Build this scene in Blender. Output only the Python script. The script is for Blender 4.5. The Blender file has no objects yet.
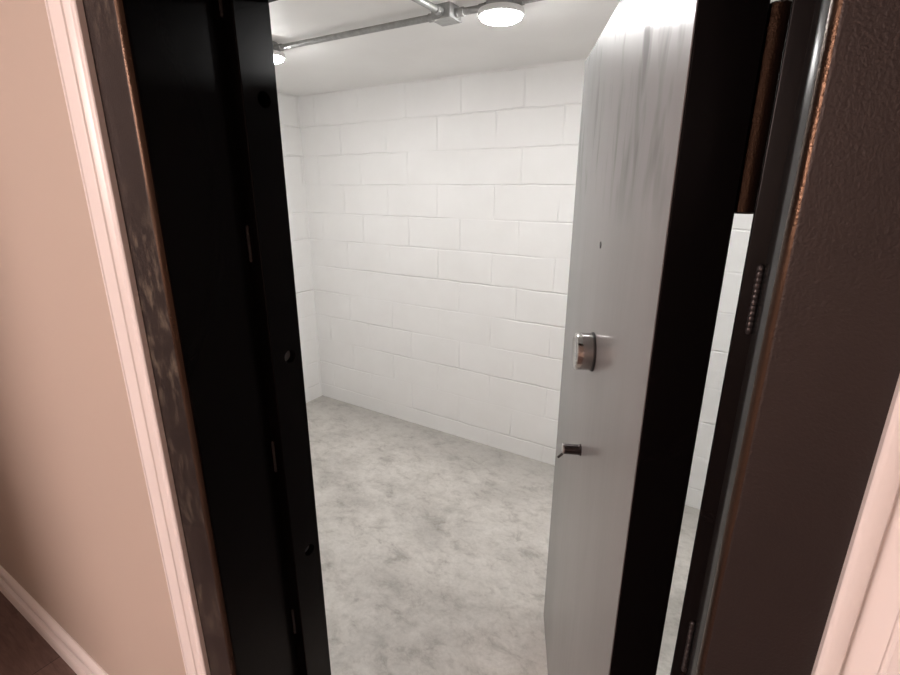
import bpy, bmesh, math, random
from mathutils import Vector, Matrix
random.seed(7)
S = bpy.context.scene
C = S.collection
PI = math.pi

# ---------------------------------------------------------------- helpers
def mat(name, color, rough=0.5, metal=0.0, spec=0.5):
    m = bpy.data.materials.new(name); m.use_nodes = True
    b = m.node_tree.nodes['Principled BSDF']
    b.inputs['Base Color'].default_value = (*color, 1)
    b.inputs['Roughness'].default_value = rough
    b.inputs['Metallic'].default_value = metal
    b.inputs['Specular IOR Level'].default_value = spec
    return m

class NT:
    def __init__(self, m):
        self.t = m.node_tree; self.n = self.t.nodes; self.b = self.n['Principled BSDF']
        self.co = self.n.new('ShaderNodeTexCoord').outputs['Object']
    def link(self, a, b): self.t.links.new(a, b)
    def mapping(self, scale=(1, 1, 1), loc=(0, 0, 0), rot=(0, 0, 0), src=None):
        q = self.n.new('ShaderNodeMapping')
        q.inputs['Scale'].default_value = scale; q.inputs['Location'].default_value = loc
        q.inputs['Rotation'].default_value = rot
        self.link(src or self.co, q.inputs['Vector']); return q.outputs['Vector']
    def noise(self, scale, detail=4, rough=0.55, vec=None, distortion=0.0):
        q = self.n.new('ShaderNodeTexNoise')
        q.inputs['Scale'].default_value = scale; q.inputs['Detail'].default_value = detail
        q.inputs['Roughness'].default_value = rough; q.inputs['Distortion'].default_value = distortion
        self.link(vec or self.co, q.inputs['Vector']); return q.outputs['Fac']
    def ramp(self, fac, stops):
        q = self.n.new('ShaderNodeValToRGB'); e = q.color_ramp.elements
        while len(e) < len(stops): e.new(0.5)
        for el, (p, c) in zip(e, stops):
            el.position = p; el.color = (*c, 1) if len(c) == 3 else c
        self.link(fac, q.inputs['Fac']); return q.outputs['Color']
    def maprange(self, v, a, b, c, d):
        q = self.n.new('ShaderNodeMapRange')
        for i, x in enumerate((a, b, c, d)): q.inputs[i + 1].default_value = x
        self.link(v, q.inputs[0]); return q.outputs[0]
    def math(self, op, a, b):
        q = self.n.new('ShaderNodeMath'); q.operation = op
        for i, x in enumerate((a, b)):
            if isinstance(x, (int, float)): q.inputs[i].default_value = x
            else: self.link(x, q.inputs[i])
        return q.outputs[0]
    def mix(self, fac, a, b, mode='MIX'):
        q = self.n.new('ShaderNodeMix'); q.data_type = 'RGBA'; q.blend_type = mode
        for sock, x in ((q.inputs[0], fac), (q.inputs[6], a), (q.inputs[7], b)):
            if isinstance(x, (int, float)): sock.default_value = x
            elif isinstance(x, tuple): sock.default_value = (*x, 1)
            else: self.link(x, sock)
        return q.outputs[2]
    def bump(self, h, strength=0.3, dist=0.002, prev=None):
        q = self.n.new('ShaderNodeBump')
        q.inputs['Strength'].default_value = strength; q.inputs['Distance'].default_value = dist
        self.link(h, q.inputs['Height'])
        if prev is not None: self.link(prev, q.inputs['Normal'])
        self.link(q.outputs['Normal'], self.b.inputs['Normal']); return q.outputs['Normal']
    def color(self, c): self.link(c, self.b.inputs['Base Color'])
    def rough(self, c): self.link(c, self.b.inputs['Roughness'])
    def metal(self, c): self.link(c, self.b.inputs['Metallic'])

def new_obj(name, bm, m, parent=None, smooth=False, loc=None):
    bmesh.ops.recalc_face_normals(bm, faces=bm.faces)
    me = bpy.data.meshes.new(name); bm.to_mesh(me); bm.free()
    me.materials.append(m)
    if smooth:
        for p in me.polygons: p.use_smooth = True
        me.set_sharp_from_angle(angle=math.radians(35))
    o = bpy.data.objects.new(name, me); C.objects.link(o)
    if loc is not None: o.location = loc
    if parent: o.parent = parent
    return o

def empty(name, loc=(0, 0, 0), rotz=0):
    o = bpy.data.objects.new(name, None); C.objects.link(o)
    o.location = loc; o.rotation_euler = (0, 0, rotz); o.empty_display_size = 0.1
    return o

def tag(o, label, cat, kind=None, group=None):
    o['label'] = label; o['category'] = cat
    if kind: o['kind'] = kind
    if group: o['group'] = group
    return o

def box(bm, x0, x1, y0, y1, z0, z1, bev=0.0):
    vs = [bm.verts.new((x, y, z)) for x in (x0, x1) for y in (y0, y1) for z in (z0, z1)]
    f = [(0, 1, 3, 2), (4, 6, 7, 5), (0, 4, 5, 1), (2, 3, 7, 6), (0, 2, 6, 4), (1, 5, 7, 3)]
    fs = [bm.faces.new([vs[i] for i in q]) for q in f]
    if bev:
        es = list({e for q in fs for e in q.edges})
        bmesh.ops.bevel(bm, geom=es, offset=bev, segments=2, profile=0.5, affect='EDGES')
    return bm

def prism(bm, pts, axis, a, b):
    """pts: 2D outline; axis 'z': (x,y), 'x': (y,z), extruded from a to b"""
    def P(p, t):
        return (p[0], p[1], t) if axis == 'z' else (t, p[0], p[1])
    lo = [bm.verts.new(P(p, a)) for p in pts]; hi = [bm.verts.new(P(p, b)) for p in pts]
    n = len(pts)
    bm.faces.new(lo); bm.faces.new(list(reversed(hi)))
    for i in range(n): bm.faces.new((lo[i], lo[(i + 1) % n], hi[(i + 1) % n], hi[i]))
    return bm

def lathe(bm, prof, seg=48, M=Matrix()):
    """prof: (r, h) list revolved about local z, placed with matrix M; ends with r=0 are poles"""
    rings = []
    for r, h in prof:
        if r < 1e-7: rings.append([bm.verts.new(M @ Vector((0, 0, h)))])
        else: rings.append([bm.verts.new(M @ Vector((r * math.cos(2 * PI * k / seg), r * math.sin(2 * PI * k / seg), h))) for k in range(seg)])
    for A, B in zip(rings, rings[1:]):
        for k in range(seg):
            j = (k + 1) % seg
            if len(A) == 1 and len(B) == 1: continue
            if len(A) == 1: bm.faces.new((A[0], B[k], B[j]))
            elif len(B) == 1: bm.faces.new((A[k], B[0], A[j]))
            else: bm.faces.new((A[k], B[k], B[j], A[j]))
    return bm

def axis_matrix(p, d):
    return Matrix.Translation(Vector(p)) @ Vector(d).to_track_quat('Z', 'Y').to_matrix().to_4x4()

def rod(bm, p0, p1, r, seg=24, bev=0.0):
    p0 = Vector(p0); p1 = Vector(p1); L = (p1 - p0).length
    b = min(bev, r * .9)
    prof = [(0, 0), (r - b, 0), (r, b), (r, L - b), (r - b, L), (0, L)] if b else [(0, 0), (r, 0), (r, L), (0, L)]
    return lathe(bm, prof, seg, axis_matrix(p0, p1 - p0))

def cut(o, cutter_bm):
    me = bpy.data.meshes.new('c')
    bmesh.ops.recalc_face_normals(cutter_bm, faces=cutter_bm.faces); cutter_bm.to_mesh(me); cutter_bm.free()
    c = bpy.data.objects.new('c', me); C.objects.link(c)
    md = o.modifiers.new('b', 'BOOLEAN'); md.object = c; md.operation = 'DIFFERENCE'; md.solver = 'EXACT'
    bpy.context.view_layer.update()
    dg = bpy.context.evaluated_depsgraph_get()
    res = bpy.data.meshes.new_from_object(o.evaluated_get(dg))
    o.modifiers.clear(); o.data = res
    bpy.data.objects.remove(c); bpy.data.meshes.remove(me)

# ---------------------------------------------------------------- materials
# painted concrete block
ODD, STEP = 1.0, 0.42
def block_material(name, along, phase):
    m = mat(name, (0.84, 0.835, 0.83), 0.42); t = NT(m)
    sep = t.n.new('ShaderNodeSeparateXYZ'); t.link(t.co, sep.inputs[0])
    wob = t.noise(5.0, 3, 0.5); wob2 = t.noise(6.5, 3, 0.5, vec=t.mapping(loc=(7, 3, 1)))
    u = t.math('ADD', t.math('ADD', sep.outputs[along], -phase), t.math('MULTIPLY', t.math('SUBTRACT', wob, 0.5), 0.014))
    v = t.math('ADD', t.math('ADD', sep.outputs['Z'], -0.119 + 20 * .2032), t.math('MULTIPLY', t.math('SUBTRACT', wob2, 0.5), 0.016))
    row = t.math('FLOOR', t.math('DIVIDE', v, .2032), 0)
    odd = t.math('MODULO', row, 2)
    fv = t.math('ABSOLUTE', t.math('SUBTRACT', t.math('FRACT', t.math('ADD', t.math('DIVIDE', v, .2032), .5), 0), .5), 0)   # 0 on a bed joint
    uu = t.math('ADD', t.math('DIVIDE', u, .4064), t.math('MULTIPLY', t.math('SUBTRACT', odd, ODD), STEP))
    fu = t.math('ABSOLUTE', t.math('SUBTRACT', t.math('FRACT', t.math('ADD', uu, 20.5), 0), .5), 0)                            # 0 on a head joint
    bed = t.maprange(fv, .006, .034, 1.0, 0.0)
    head = t.maprange(fu, .002, .014, 1.0, 0.0)
    fade = t.maprange(t.noise(2.3, 2, 0.5, vec=t.mapping(scale=(.7, .7, 1.6), loc=(3, 9, 4))), 0.38, 0.56, 0.15, 1.0)
    fade2 = t.maprange(t.noise(3.1, 2, 0.5, vec=t.mapping(loc=(5, 2, 8))), 0.40, 0.56, 0.05, 0.9)
    joint = t.math('MAXIMUM', t.math('MULTIPLY', bed, fade), t.math('MULTIPLY', head, fade2))
    pits = t.noise(90, 5, 0.7)
    big = t.noise(9, 4, 0.6)
    h = t.math('SUBTRACT', t.math('ADD', t.math('MULTIPLY', pits, 0.10), t.math('MULTIPLY', big, 0.35)), joint)
    t.bump(h, 1.0, 0.0035)
    t.color(t.ramp(t.noise(3.5, 5, 0.6), [(0.25, (0.82, 0.812, 0.80)), (0.75, (0.865, 0.86, 0.852))]))
    return m
M_block_back = block_material('painted_block_back', 'X', -1.381)
M_block_side = block_material('painted_block_side', 'Y', 0.1)

M_vault_ceiling = mat('painted_concrete_ceiling', (0.74, 0.73, 0.705), 0.6)
t = NT(M_vault_ceiling); t.bump(t.noise(35, 6, 0.6), 0.25, 0.003)
t.color(t.ramp(t.noise(2.5, 5, .6), [(0.3, (0.84, 0.835, 0.82)), (0.7, (0.88, 0.876, 0.865))]))

M_concrete = mat('trowelled_concrete', (0.45, 0.43, 0.40), 0.5); t = NT(M_concrete)
cloud = t.noise(3.0, 8, 0.62, distortion=0.5)
swirl = t.noise(7.5, 9, 0.68, vec=t.mapping(scale=(1.0, 1.5, 1), loc=(2, 5, 0), rot=(0, 0, .7)), distortion=.45)
fine = t.noise(60, 5, 0.7)
c1 = t.ramp(cloud, [(0.30, (0.44, 0.42, 0.39)), (0.50, (0.60, 0.573, 0.537)), (0.72, (0.70, 0.672, 0.635))])
c2 = t.ramp(swirl, [(0.32, (0.58, 0.565, 0.55)), (0.45, (0.90, 0.89, 0.88)), (0.62, (1.0, 1.0, 1.0)), (0.8, (1.10, 1.09, 1.08))])
c3 = t.mix(0.85, c1, c2, 'MULTIPLY')
c4 = t.mix(0.5, c3, t.ramp(fine, [(0.3, (0.80, 0.79, 0.78)), (0.65, (1.05, 1.05, 1.05))]), 'MULTIPLY')
c4 = t.mix(0.6, c4, t.ramp(t.noise(19, 7, 0.7, vec=t.mapping(loc=(3, 1, 0), scale=(1, 1.3, 1)), distortion=.4), [(0.34, (0.74, 0.73, 0.72)), (0.5, (1, 1, 1)), (0.7, (1.06, 1.06, 1.06))]), 'MULTIPLY')
vein = t.noise(4.2, 10, 0.72, vec=t.mapping(loc=(11, 4, 0)), distortion=2.2)
vd = t.math('ABSOLUTE', t.math('SUBTRACT', vein, 0.5), 0)
vm = t.math('MULTIPLY', t.maprange(vd, 0.0, 0.018, 1.0, 0.0), t.maprange(t.noise(3.3, 3, .5, vec=t.mapping(loc=(1, 8, 2))), 0.50, .70, 0.0, .22))
c5 = t.mix(vm, c4, (0.30, 0.28, 0.26))
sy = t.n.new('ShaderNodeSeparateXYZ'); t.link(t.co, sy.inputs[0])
edge = t.math('MULTIPLY', t.maprange(t.math('ADD', sy.outputs['Y'], t.math('MULTIPLY', cloud, .3)), 2.45, 2.84, 0, 1), .50)   # darker towards the back wall, uneven with the cloud noise
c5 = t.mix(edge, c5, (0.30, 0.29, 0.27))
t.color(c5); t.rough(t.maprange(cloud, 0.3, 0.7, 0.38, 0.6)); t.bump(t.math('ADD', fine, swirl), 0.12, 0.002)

def hammer(name, base, rough, metal=0.25, bump=0.35, scuff=False, spec=0.5, tint=None, scale=260):
    m = mat(name, base, rough, metal, spec); t = NT(m)
    if tint: t.b.inputs['Specular Tint'].default_value = (*tint, 1)
    n = t.noise(scale, 3, 0.5); v = t.noise(scale * 2.2, 2, 0.5)
    t.bump(t.math('ADD', n, t.math('MULTIPLY', v, 0.4)), bump, 0.0016)
    if scuff:
        a = t.noise(42, 7, 0.72, vec=t.mapping(scale=(1, 1, .5)))
        z = t.noise(5.0, 3, 0.5, vec=t.mapping(scale=(.3, .3, 1), loc=(0, 0, 4.3)))
        mk = t.math('MULTIPLY', t.maprange(a, .50, .66, 0, .9), t.maprange(z, .45, .58, 0, 1))
        t.color(t.mix(mk, tuple(base), (0.13, 0.112, 0.085)))
        t.rough(t.maprange(mk, 0, 1, rough, .6))
    return m
M_bronze = hammer('hammered_bronze_paint', (0.021, 0.018, 0.018), 0.42, 0.1, 0.36, spec=0.5, tint=(1.0, .86, .80), scale=360)
M_edge = hammer('glint_bronze_edge', (0.014, 0.009, 0.007), 0.24, 0.1, 0.25, spec=0.6, tint=(1.0, .62, .40), scale=360)  # orange specular tint puts the warm lamp glint into the rounded edges
t = NT(M_edge); t.rough(t.maprange(t.noise(3.0, 2, .5, vec=t.mapping(loc=(0, 0, 1.7))), .40, .56, .22, .60))
M_bronze_scuffed = hammer('scuffed_bronze_paint', (0.020, 0.0168, 0.0165), 0.42, 0.1, 0.30, True, spec=0.45, tint=(1.0, .86, .80), scale=360)
M_reveal = mat('gloss_bronze_reveal', (0.014, 0.0135, 0.0135), 0.20, 0.0, 0.8)
M_black = hammer('satin_black_paint', (0.0036, 0.0028, 0.0029), 0.26, 0.0, 0.05, spec=0.10)
M_hinge = hammer('bronze_hinge_paint', (0.007, 0.004, 0.003), 0.19, 0.0, 0.5, spec=0.14, tint=(1.0, .58, .36), scale=520)
M_weld = mat('painted_weld', (0.03, 0.026, 0.026), 0.30, 0.2)

# grey brushed sheet steel with grease smears near the top
M_sheet = mat('brushed_sheet_steel', (0.40, 0.395, 0.39), 0.45, 0.0, 0.2); t = NT(M_sheet)
brush = t.noise(14, 6, 0.65, vec=t.mapping(scale=(3, 1, .25)))
broad = t.noise(3.0, 4, 0.5, vec=t.mapping(scale=(1.6, 1, .45), loc=(4, 0, 2)))
sm = t.noise(6.0, 3, 0.55, vec=t.mapping(scale=(2.1, 1, .55), loc=(1.3, 0, 5.1)), distortion=.3)
sepz = t.n.new('ShaderNodeSeparateXYZ'); t.link(t.co, sepz.inputs[0])
smear = t.math('MULTIPLY', t.maprange(sm, .52, .64, 0, 1), t.maprange(sepz.outputs['Z'], 1.66, 1.80, 0, 1))
base = t.ramp(broad, [(0.3, (0.155, 0.154, 0.153)), (0.7, (0.18, 0.179, 0.178))])
t.color(t.mix(t.math('MULTIPLY', smear, 0.75), base, (0.07, 0.068, 0.068)))
t.rough(t.math('ADD', t.maprange(brush, .3, .7, .44, .47), t.math('MULTIPLY', smear, .16)))
t.b.inputs['Coat Weight'].default_value = 0.42; t.b.inputs['Coat Roughness'].default_value = 0.13; t.b.inputs['Coat IOR'].default_value = 1.5

M_steel = mat('polished_steel', (0.46, 0.44, 0.425), 0.16, 1.0)
M_dark = mat('dark_plated_steel', (0.05, 0.04, 0.04), 0.25, 0.8)
M_gasket = mat('black_rubber', (0.008, 0.008, 0.008), 0.6)
M_galv = mat('galvanised_steel', (0.34, 0.34, 0.335), 0.42, 0.7); t = NT(M_galv)
t.color(t.ramp(t.noise(40, 4, .6), [(0.3, (0.29, 0.29, 0.285)), (0.7, (0.40, 0.40, 0.39))]))
M_lampwhite = mat('white_lamp_housing', (0.80, 0.79, 0.78), 0.4)
M_diffuser = mat('lit_diffuser', (1, 1, 1), 0.5)
b = M_diffuser.node_tree.nodes['Principled BSDF']
b.inputs['Emission Color'].default_value = (1.0, 0.985, 0.97, 1); b.inputs['Emission Strength'].default_value = 74.0

M_tan = mat('tan_wall_paint', (0.51, 0.445, 0.385), 0.6); t = NT(M_tan)
t.bump(t.noise(120, 4, .6), 0.08, 0.001)
M_trim = mat('white_trim_paint', (0.86, 0.84, 0.83), 0.35)
M_hallceil = mat('hall_ceiling_paint', (0.75, 0.73, 0.70), 0.7)
M_wood = mat('dark_plank_floor', (0.10, 0.07, 0.06), 0.45); t = NT(M_wood)
br = t.n.new('ShaderNodeTexBrick'); br.offset = 0.37; br.offset_frequency = 2
for k, x in (('Scale', 1.0), ('Mortar Size', .0015), ('Mortar Smooth', .1), ('Brick Width', 1.22), ('Row Height', .18), ('Bias', 0)):
    br.inputs[k].default_value = x
br.inputs['Color1'].default_value = (.125, .085, .074, 1); br.inputs['Color2'].default_value = (.21, .148, .13, 1); br.inputs['Mortar'].default_value = (.03, .02, .018, 1)
t.link(t.mapping(loc=(2.03 + 1.22 * 3, -.447 + 1.8 + .0, 0)), br.inputs['Vector'])
gr = t.noise(9, 7, .65, vec=t.mapping(scale=(1.2, 9, 1)), distortion=.8)
t.color(t.mix(.8, br.outputs['Color'], t.ramp(gr, [(.3, (.55, .53, .52)), (.7, (1.15, 1.15, 1.15))]), 'MULTIPLY'))
t.bump(gr, .1, .001)

# ---------------------------------------------------------------- dimensions (metres; x right, y into the vault, z up)
XL, XR, YB, HC = -2.99, 1.25, 2.73, 2.36     # vault room
YF = 0.447                                    # hall face of the door wall
OL, OR_, OT = -0.965, 0.115, 2.15             # rough opening
YI = 0.70                                     # vault face of the door wall
JL, JR, JT = -0.853, 0.0122, 2.085            # reveal faces
SL, SR, ST = -0.8215, -0.0068, 2.054          # stop faces
YS = 0.62                                     # front of the stops
HX0, HX1, HY0, HH = -3.6, 1.7, -5.2, 2.44     # hall

# ---------------------------------------------------------------- vault room shell
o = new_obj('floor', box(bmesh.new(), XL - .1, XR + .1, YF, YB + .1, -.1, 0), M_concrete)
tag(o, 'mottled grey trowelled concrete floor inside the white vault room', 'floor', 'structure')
o = new_obj('ceiling', box(bmesh.new(), XL - .1, XR + .1, YI, YB + .1, HC, HC + .1), M_vault_ceiling)
tag(o, 'off-white painted concrete ceiling above the vault room', 'ceiling', 'structure')
o = new_obj('wall_back', box(bmesh.new(), XL - .1, XR + .1, YB, YB + .1, 0, HC), M_block_back)
tag(o, 'white painted concrete block wall facing the doorway', 'wall', 'structure')
o = new_obj('wall_left', box(bmesh.new(), XL - .1, XL, YI, YB, 0, HC), M_block_side)
tag(o, 'white painted block wall seen as a sliver beside the latch jamb', 'wall', 'structure')
o = new_obj('wall_right', box(bmesh.new(), XR, XR + .1, YI, YB, 0, HC), M_block_side)
tag(o, 'white painted block wall of the vault room behind the open door', 'wall', 'structure')
bm = bmesh.new()
box(bm, XL - .1, OL, YF + .1, YI, 0, HC + .1); box(bm, OR_, XR + .1, YF + .1, YI, 0, HC + .1); box(bm, OL, OR_, YF + .1, YI, OT, HC + .1)
o = new_obj('wall_front', bm, M_block_back)
tag(o, 'white block wall on the vault side around the door frame', 'wall', 'structure')

# ---------------------------------------------------------------- hall shell
bm = bmesh.new()
box(bm, HX0, OL, YF, YF + .1, 0, HH); box(bm, OR_, HX1, YF, YF + .1, 0, HH); box(bm, OL, OR_, YF, YF + .1, OT, HH)
o = new_obj('wall_hall', bm, M_tan)
tag(o, 'tan painted hall wall beside the white door casing', 'wall', 'structure')
o = new_obj('floor_hall', box(bmesh.new(), HX0, HX1, HY0, YF, -.1, 0), M_wood)
tag(o, 'dark brown plank floor below the tan hall wall', 'floor', 'structure')
o = new_obj('ceiling_hall', box(bmesh.new(), HX0, HX1, HY0, YF, HH, HH + .1), M_hallceil)
tag(o, 'plain hall ceiling outside the vault door', 'ceiling', 'structure')
o = new_obj('wall_hall_left', box(bmesh.new(), HX0 - .1, HX0, HY0, YF, 0, HH), M_tan)
tag(o, 'tan hall wall at the end of the baseboard', 'wall', 'structure')
o = new_obj('wall_hall_right', box(bmesh.new(), HX1, HX1 + .1, HY0, YF, 0, HH), M_tan)
tag(o, 'tan hall wall past the hinge side casing', 'wall', 'structure')
o = new_obj('wall_hall_rear', box(bmesh.new(), HX0, HX1, HY0 - .1, HY0, 0, HH), M_tan)
tag(o, 'tan hall wall opposite the vault door', 'wall', 'structure')

o = new_obj('wall_hall_blocker', box(bmesh.new(), HX0, -2.08, -1.32, -1.2, 0, HH), M_tan)  # unseen wall end added to block the hall lamp from the left wall
tag(o, 'added unseen tan wall end that shades the wall beside the vault door', 'wall', 'structure')

# door casings: moulded profile, d = distance from the opening edge, h = thickness
prof = [(0, 0), (0, .0095), (.0015, .0115), (.004, .0125), (.012, .0125), (.0145, .0115), (.0165, .0065), (.018, .0058),
        (.022, .0064), (.030, .0090), (.036, .0125), (.0375, .0113), (.039, .0113), (.0405, .0140), (.046, .0155), (.074, .0168),
        (.0755, .0148), (.0775, .0148), (.079, .0172), (.086, .0164), (.089, .0135), (.090, .010), (.090, 0)]
CL, CR = -0.953, 0.1025
o = new_obj('trim_1', prism(bmesh.new(), [(CL - d, YF - h) for d, h in prof], 'z', 0, 2.26), M_trim, smooth=True)
tag(o, 'white moulded door casing between the tan wall and the scuffed jamb', 'door casing', 'structure')
o = new_obj('trim_2', prism(bmesh.new(), [(CR + d, YF - h) for d, h in prof], 'z', 0, 2.26), M_trim, smooth=True)
tag(o, 'pinkish white moulded door casing beside the wide bronze hinge jamb', 'door casing', 'structure')
bb = [(YF, 0), (YF - .020, 0), (YF - .020, .036), (YF - .0185, .045), (YF - .015, .051), (YF - .002, .052), (YF - .002, .099), (YF - .0150, .100),
      (YF - .0160, .104), (YF - .0160, .135), (YF - .011, .143), (YF - .006, .146), (YF - .005, .148), (YF, .148)]
o = new_obj('baseboard_left', prism(bmesh.new(), bb, 'x', HX0, CL - .0905), M_trim, smooth=True)
tag(o, 'white moulded baseboard under the tan hall wall', 'baseboard', 'structure')

# ---------------------------------------------------------------- steel door frame
fr = empty('vault_door_frame', (0, YF, 0))
tag(fr, 'dark bronze welded steel frame around the vault doorway', 'door frame', 'structure')
def part(name, bm, m, smooth=True, root=fr):
    o = new_obj(name, bm, m, None, smooth)
    o.parent = root; o.matrix_parent_inverse = Matrix.Translation(-root.location)
    return o
R = .0127
def arc(cx, cy, a0, a1, n=8): return [(cx + R * math.cos(a0 + (a1 - a0) * k / n), cy + R * math.sin(a0 + (a1 - a0) * k / n)) for k in range(n + 1)]
o = part('jamb', prism(bmesh.new(), [(OL, YF + .0005)] + [(x, y + .0005) for x, y in arc(JL - R, YF + R, -PI / 2, 0)] + [(JL, YS), (OL, YS)], 'z', 0, JT), M_bronze_scuffed)
o['label'] = 'scuffed latch side jamb with a black reveal'
# reveal of the latch jamb is glossy black: second material on the faces that look into the opening
o.data.materials.append(M_black); o.data.materials.append(M_edge)
for p in o.data.polygons:
    if p.normal.x > .93: p.material_index = 1
    elif p.normal.x > .25: p.material_index = 2
    if p.area > .04: p.use_smooth = False
R8 = .008; JS = .0172                       # the hinge side reveal splays slightly
o = part('jamb', prism(bmesh.new(), [(OR_, YF + .0005), (OR_, YS), (JR, YS), (.0152, .6115), (.0188, .6040), (.0226, .5985)] + [(JS + R8 + R8 * math.cos(PI + PI / 2 * k / 8), YF + .0005 + R8 + R8 * math.sin(PI + PI / 2 * k / 8)) for k in range(9)], 'z', 0, JT), M_bronze)
o['label'] = 'wide hammered bronze hinge side jamb'
o.data.materials.append(M_reveal); o.data.materials.append(M_edge)
for p in o.data.polygons:
    if p.normal.x < -.12 and abs(p.normal.z) < .1: p.material_index = 1 if p.center.y > YF + .014 else 2
    if p.area > .04: p.use_smooth = False
o = part('header', prism(bmesh.new(), [(YF + .0005, OT), (YS, OT), (YS, JT)] + [(x + .0005, y) for x, y in reversed(arc(YF + R, JT + R, PI, 1.5 * PI))], 'x', OL, OR_), M_bronze)

# stops: steel tubes welded behind the jambs
bv = .0025
def vstop(x0, x1): return box(bmesh.new(), x0, x1, YS, YI, 0, ST, 0)
def bevelled(bm, off):
    bmesh.ops.recalc_face_normals(bm, faces=bm.faces)
    bmesh.ops.bevel(bm, geom=[e for e in bm.edges if abs((e.verts[0].co - e.verts[1].co).z) > .5], offset=off, segments=3, profile=.5, affect='EDGES')
    return bm
sl = part('stop', bevelled(vstop(OL, SL), bv), M_black)
sl['label'] = 'black stop with round bolt holes'
HOLES = (1.889, 1.381, .872)
cb = bmesh.new()
for z in HOLES: rod(cb, (SL + .02, .667, z), (SL - .075, .667, z), .0145, 32)
cut(sl, cb)
for p in sl.data.polygons: p.use_smooth = False
part('stop', bevelled(vstop(SR, OR_), bv), M_black)
part('stop', box(bmesh.new(), OL, OR_, YS, YI, ST, OT), M_black)
# steel plugs set back in the two lower holes
for z in HOLES[1:]:
    bm = bmesh.new(); lathe(bm, [(0, .0), (.0100, .0), (.0118, .0015), (.0144, .0015), (.0144, .012), (0, .012)], 32, axis_matrix((SL - .015, .667, z), (-1, 0, 0)))
    o = part('bolt_plug', bm, M_galv, True); o['label'] = 'bare steel plug set back in a bolt hole'
# welds between jamb and stop
def weld(x, z0, z1):
    bm = bmesh.new(); z = z0; k = 0
    while z < z1:
        bmesh.ops.create_uvsphere(bm, u_segments=12, v_segments=8, radius=1,
            matrix=Matrix.Translation((x, YS - .001, z)) @ Matrix.Diagonal((.0036, .0032 + .0005 * (k % 2), .0055, 1)))
        z += .0062; k += 1
    return part('weld_bead', bm, M_weld)
for z0, z1 in ((1.595, 1.662), (1.116, 1.19), (2.02, 2.06), (.64, .71)): weld(JL + .003, z0, z1)
for z0, z1 in ((1.583, 1.655), (1.082, 1.165), (.60, .67)): weld(JR - .0035, z0, z1)

# ---------------------------------------------------------------- vault door, swung into the room
ANG = math.radians(114.8); W, TH, ZB, ZT = .986, .079, .012, 2.0885
dr = empty('door_1', (-.0994, .688, 0), ANG)
tag(dr, 'thick grey steel faced vault door standing open into the room', 'door', 'structure')
def dpart(name, bm, m, smooth=False, parent=dr): return new_obj(name, bm, m, parent, smooth)
bm = box(bmesh.new(), 0, W, -TH, -.002, ZB, ZT, .002)
o = dpart('slab', bm, M_black); o['label'] = 'black painted door slab and hinge edge'
bm = box(bmesh.new(), 0, W, -.002, 0, ZB, ZT, .0007)
sheet = dpart('face_sheet', bm, M_sheet); sheet['label'] = 'grey brushed steel sheet on the hall face'
XD, ZD = W - .557, 1.372
XK, ZK = W - .517, 1.094
o = dpart('peephole', rod(bmesh.new(), (W - .529, -.001, 1.612), (W - .529, .0012, 1.612), .0075, 20, .0003), M_gasket); o['label'] = 'small dark peephole'
# dial
bm = bmesh.new()
lathe(bm, [(0, .001), (.036, .001), (.036, .004), (.042, .004), (.043, .006), (.0435, .034), (.042, .039), (.037, .041), (.035, .040), (0, .040)], 56, axis_matrix((XD, 0, ZD), (0, 1, 0)))
dial = dpart('lock_dial', bm, M_steel, True); dial['label'] = 'round polished steel dial'
bm = bmesh.new(); lathe(bm, [(0, 0), (.0455, 0), (.0455, .004), (.041, .0055), (0, .0055)], 56, axis_matrix((XD, 0, ZD), (0, 1, 0)))
new_obj('gasket', bm, M_gasket, dial, True)
# handle: short spindle with a turned down tip
bm = bmesh.new()
lathe(bm, [(0, 0), (.0150, 0), (.0150, .003), (.0135, .0045), (.0130, .012), (.0130, .042)], 40, axis_matrix((XK, 0, ZK), (0, 1, 0)))
hd = dpart('handle', bm, M_dark, True); hd['label'] = 'short round dark handle spindle'
bm = bmesh.new(); lathe(bm, [(.0130, .042), (.0142, .0425), (.0142, .0455), (.0128, .0465), (0, .0465)], 40, axis_matrix((XK, 0, ZK), (0, 1, 0)))
o = new_obj('end_cap', bm, M_steel, hd, True); o['label'] = 'bright steel end cap'
bm = bmesh.new(); rod(bm, (XK, .040, ZK - .009), (XK, .056, ZK - .026), .0032, 16, .001)
new_obj('handle_tip', bm, M_gasket, hd, True)

# hinge: knuckle welded between the frame and the hinge edge of the door
hx, hy = -.0185, .737
bm = bmesh.new()
lathe(bm, [(0, 1.703), (.0125, 1.703), (.0145, 1.705), (.0145, 1.931), (.0125, 1.933), (0, 1.933)], 40, Matrix.Translation((hx, hy, 0)))
hg = new_obj('hinge', bm, M_hinge, None, True)
hg.parent = dr; hg.matrix_parent_inverse = (Matrix.Translation(dr.location) @ Matrix.Rotation(ANG, 4, 'Z')).inverted()
lf = new_obj('hinge_leaf', box(bmesh.new(), -.0066, .05, YI + .0005, .731, 1.705, 1.931, .001), M_hinge)
lf.parent = hg; lf.matrix_parent_inverse = hg.matrix_parent_inverse.inverted() if False else Matrix()
hg['label'] = 'copper glinting bronze hinge barrel'

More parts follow.
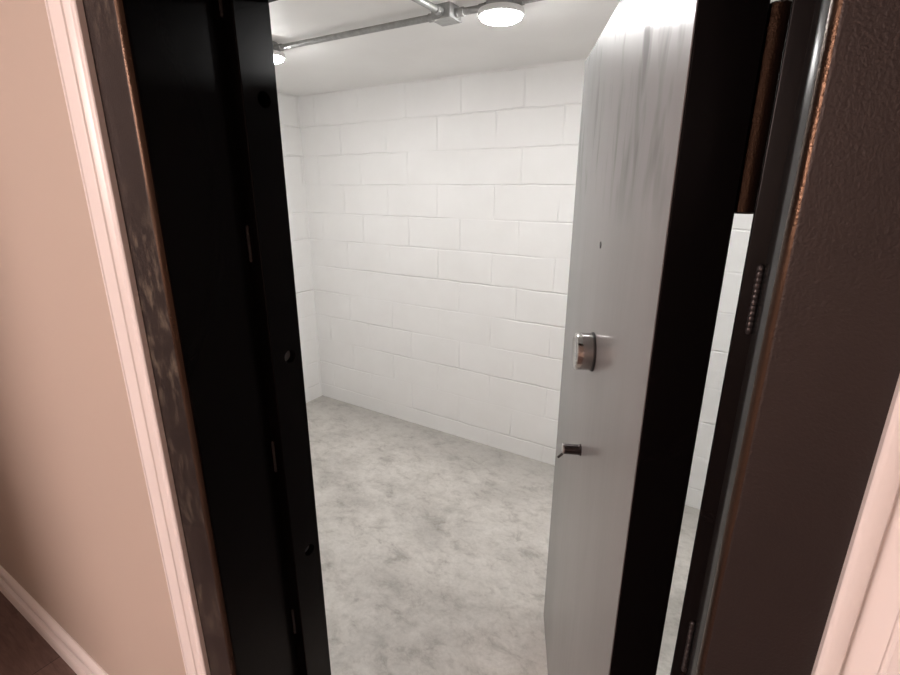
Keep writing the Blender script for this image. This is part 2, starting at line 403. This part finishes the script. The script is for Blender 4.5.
# ---------------------------------------------------------------- lights and conduit on the vault ceiling
def lamp(x, y, label):
    r = empty('ceiling_lamp', (x, y, HC)); tag(r, label, 'ceiling lamp', None, 'disc lamps on the vault ceiling')
    def lp(n, prof, m): return new_obj(n, lathe(bmesh.new(), prof, 56), m, r, True)
    lp('mounting_box', [(0, 0), (.052, 0), (.052, -.040), (0, -.040)], M_galv)
    lp('housing', [(0, -.040), (.072, -.040), (.079, -.042), (.0805, -.047), (.0800, -.058), (.076, -.061), (.073, -.0605), (.073, -.054), (0, -.054)], M_lampwhite)
    lp('diffuser', [(0, -.0545), (.0728, -.0545), (.0728, -.062), (.070, -.068), (.060, -.0730), (.040, -.076), (.02, -.0772), (0, -.0775)], M_diffuser)
    return r
LX, LY = -.875, 1.745
L2X, L2Y = -2.045, 1.70
lamp(LX, LY, 'lit round disc lamp on the ceiling between the junction box and the open door')
lamp(L2X, L2Y, 'lit round disc lamp half hidden by the black latch jamb')

ZC = HC - .025
BX, BY = -1.093, 1.735
jb = empty('ceiling_junction_box', (BX, BY, HC)); tag(jb, 'square galvanised junction box where the ceiling conduits meet', 'junction box')
new_obj('box_body', box(bmesh.new(), -.041, .041, -.041, .041, -.044, .004, .004), M_galv, jb)
new_obj('cover_plate', box(bmesh.new(), -.0425, .0425, -.0425, .0425, -.047, -.044, .001), M_galv, jb)
for sx, sy in ((1, 1), (-1, -1)):
    new_obj('screw', lathe(bmesh.new(), [(0, -.047), (.004, -.047), (.004, -.049), (.003, -.0497), (0, -.0497)], 16, Matrix.Translation((.032 * sx, .032 * sy, 0))), M_steel, jb, True)

def conduit(p0, p1, label, ends=(True, True), straps=()):
    p0 = Vector(p0); p1 = Vector(p1); d = (p1 - p0).normalized()
    r = empty('conduit', p0); tag(r, label, 'conduit', None, 'conduits on the vault ceiling')
    L = p1 - p0
    new_obj('pipe', rod(bmesh.new(), (0, 0, 0), L, .0117, 24), M_galv, r, True)
    for e, f, a in zip(ends, (0, 1), (d, -d)):
        if e:
            q = L * f; bm = bmesh.new()
            lathe(bm, [(.0122, 0), (.0165, 0), (.0165, .010), (.0148, .011), (.0148, .032), (.0125, .0335), (.0122, .0335)], 20, axis_matrix(q, a))
            new_obj('connector', bm, M_galv, r, True)
    for s in straps:
        q = L * s; bm = bmesh.new()
        u = Vector((-d.y, d.x, 0)); n = 10
        pts = [(-.030, .0245), (-.0135, .0245)] + [(-.0128 * math.cos(PI * k / n), -.0128 * math.sin(PI * k / n)) for k in range(n + 1)] + [(.0135, .0245), (.030, .0245)]
        prev = None
        for (a, z) in pts:
            vs = [bm.verts.new(q + u * a + d * w + Vector((0, 0, z))) for w in (-.009, .009)]
            if prev: bm.faces.new((prev[0], prev[1], vs[1], vs[0]))
            prev = vs
        bmesh.ops.solidify(bm, geom=bm.faces[:], thickness=.0012)
        new_obj('strap', bm, M_galv, r)
    return r
def ly(x): return BY + .02 * (x - BX)
conduit((BX - .041, ly(BX - .041), ZC), (L2X + .052, ly(L2X + .052), ZC), 'long galvanised conduit from the junction box to the half hidden lamp')
conduit((BX, BY - .041, ZC), (BX + .005, YI, ZC), 'galvanised conduit running from the junction box towards the doorway', (True, False))
conduit((BX + .041, ly(BX + .041), ZC), (LX - .052, LY, ZC), 'short galvanised conduit between the junction box and the lit lamp', (True, True))
L3X, L3Y = LX + 1.19, LY + .02
lamp(L3X, L3Y, 'lit round disc lamp on the ceiling behind the open vault door')
conduit((LX + .052, LY, ZC), (L3X - .052, L3Y, ZC), 'galvanised conduit continuing from the lit lamp behind the open door', (True, True))

# ---------------------------------------------------------------- light in the hall
def area(name, loc, size, power, col, rot=(0, 0, 0)):
    l = bpy.data.lights.new(name, 'AREA'); l.shape = 'DISK'; l.size = size; l.energy = power; l.color = col
    o = bpy.data.objects.new(name, l); C.objects.link(o); o.location = loc; o.rotation_euler = rot
    return o
l = bpy.data.lights.new('hall_lamp', 'POINT'); l.energy = 188; l.color = (1.0, 0.77, 0.72); l.shadow_soft_size = .42
o = bpy.data.objects.new('hall_lamp', l); C.objects.link(o); o.location = (-2.35, -3.1, 2.28)
area('hall_fill_light', (-1.0, -.45, HH - .01), .22, 2.0, (1.0, .76, .66))  # unseen fill added for the brighter upper wall and downward shading

w = bpy.data.worlds.new('world'); S.world = w; w.use_nodes = True
w.node_tree.nodes['Background'].inputs['Color'].default_value = (.5, .5, .5, 1)
w.node_tree.nodes['Background'].inputs['Strength'].default_value = 0.05

# ---------------------------------------------------------------- camera
f, yaw, pit, roll, ch = 487.241, 0.554142, 0.300223, 0.00232, 1.73472
F = Vector((-math.sin(yaw) * math.cos(pit), math.cos(yaw) * math.cos(pit), -math.sin(pit)))
Rv = Vector((math.cos(yaw), math.sin(yaw), 0)); U = Rv.cross(F)
R2 = Rv * math.cos(roll) + U * math.sin(roll); U2 = -Rv * math.sin(roll) + U * math.cos(roll)
cd = bpy.data.cameras.new('camera'); cam = bpy.data.objects.new('camera', cd); C.objects.link(cam)
cd.sensor_fit = 'HORIZONTAL'; cd.sensor_width = 36; cd.lens = f / 900 * 36; cd.clip_start = .02
m3 = Matrix((R2, U2, -F)).transposed()
cam.matrix_world = Matrix.Translation((0, 0, ch)) @ m3.to_4x4()
S.camera = cam
S.view_settings.view_transform = 'Standard'; S.view_settings.look = 'None'
S.view_settings.gamma = 1; S.view_settings.use_curve_mapping = False
S.view_settings.exposure = 1.35
S.cycles.use_denoising = True
S.cycles.max_bounces = 10; S.cycles.diffuse_bounces = 6
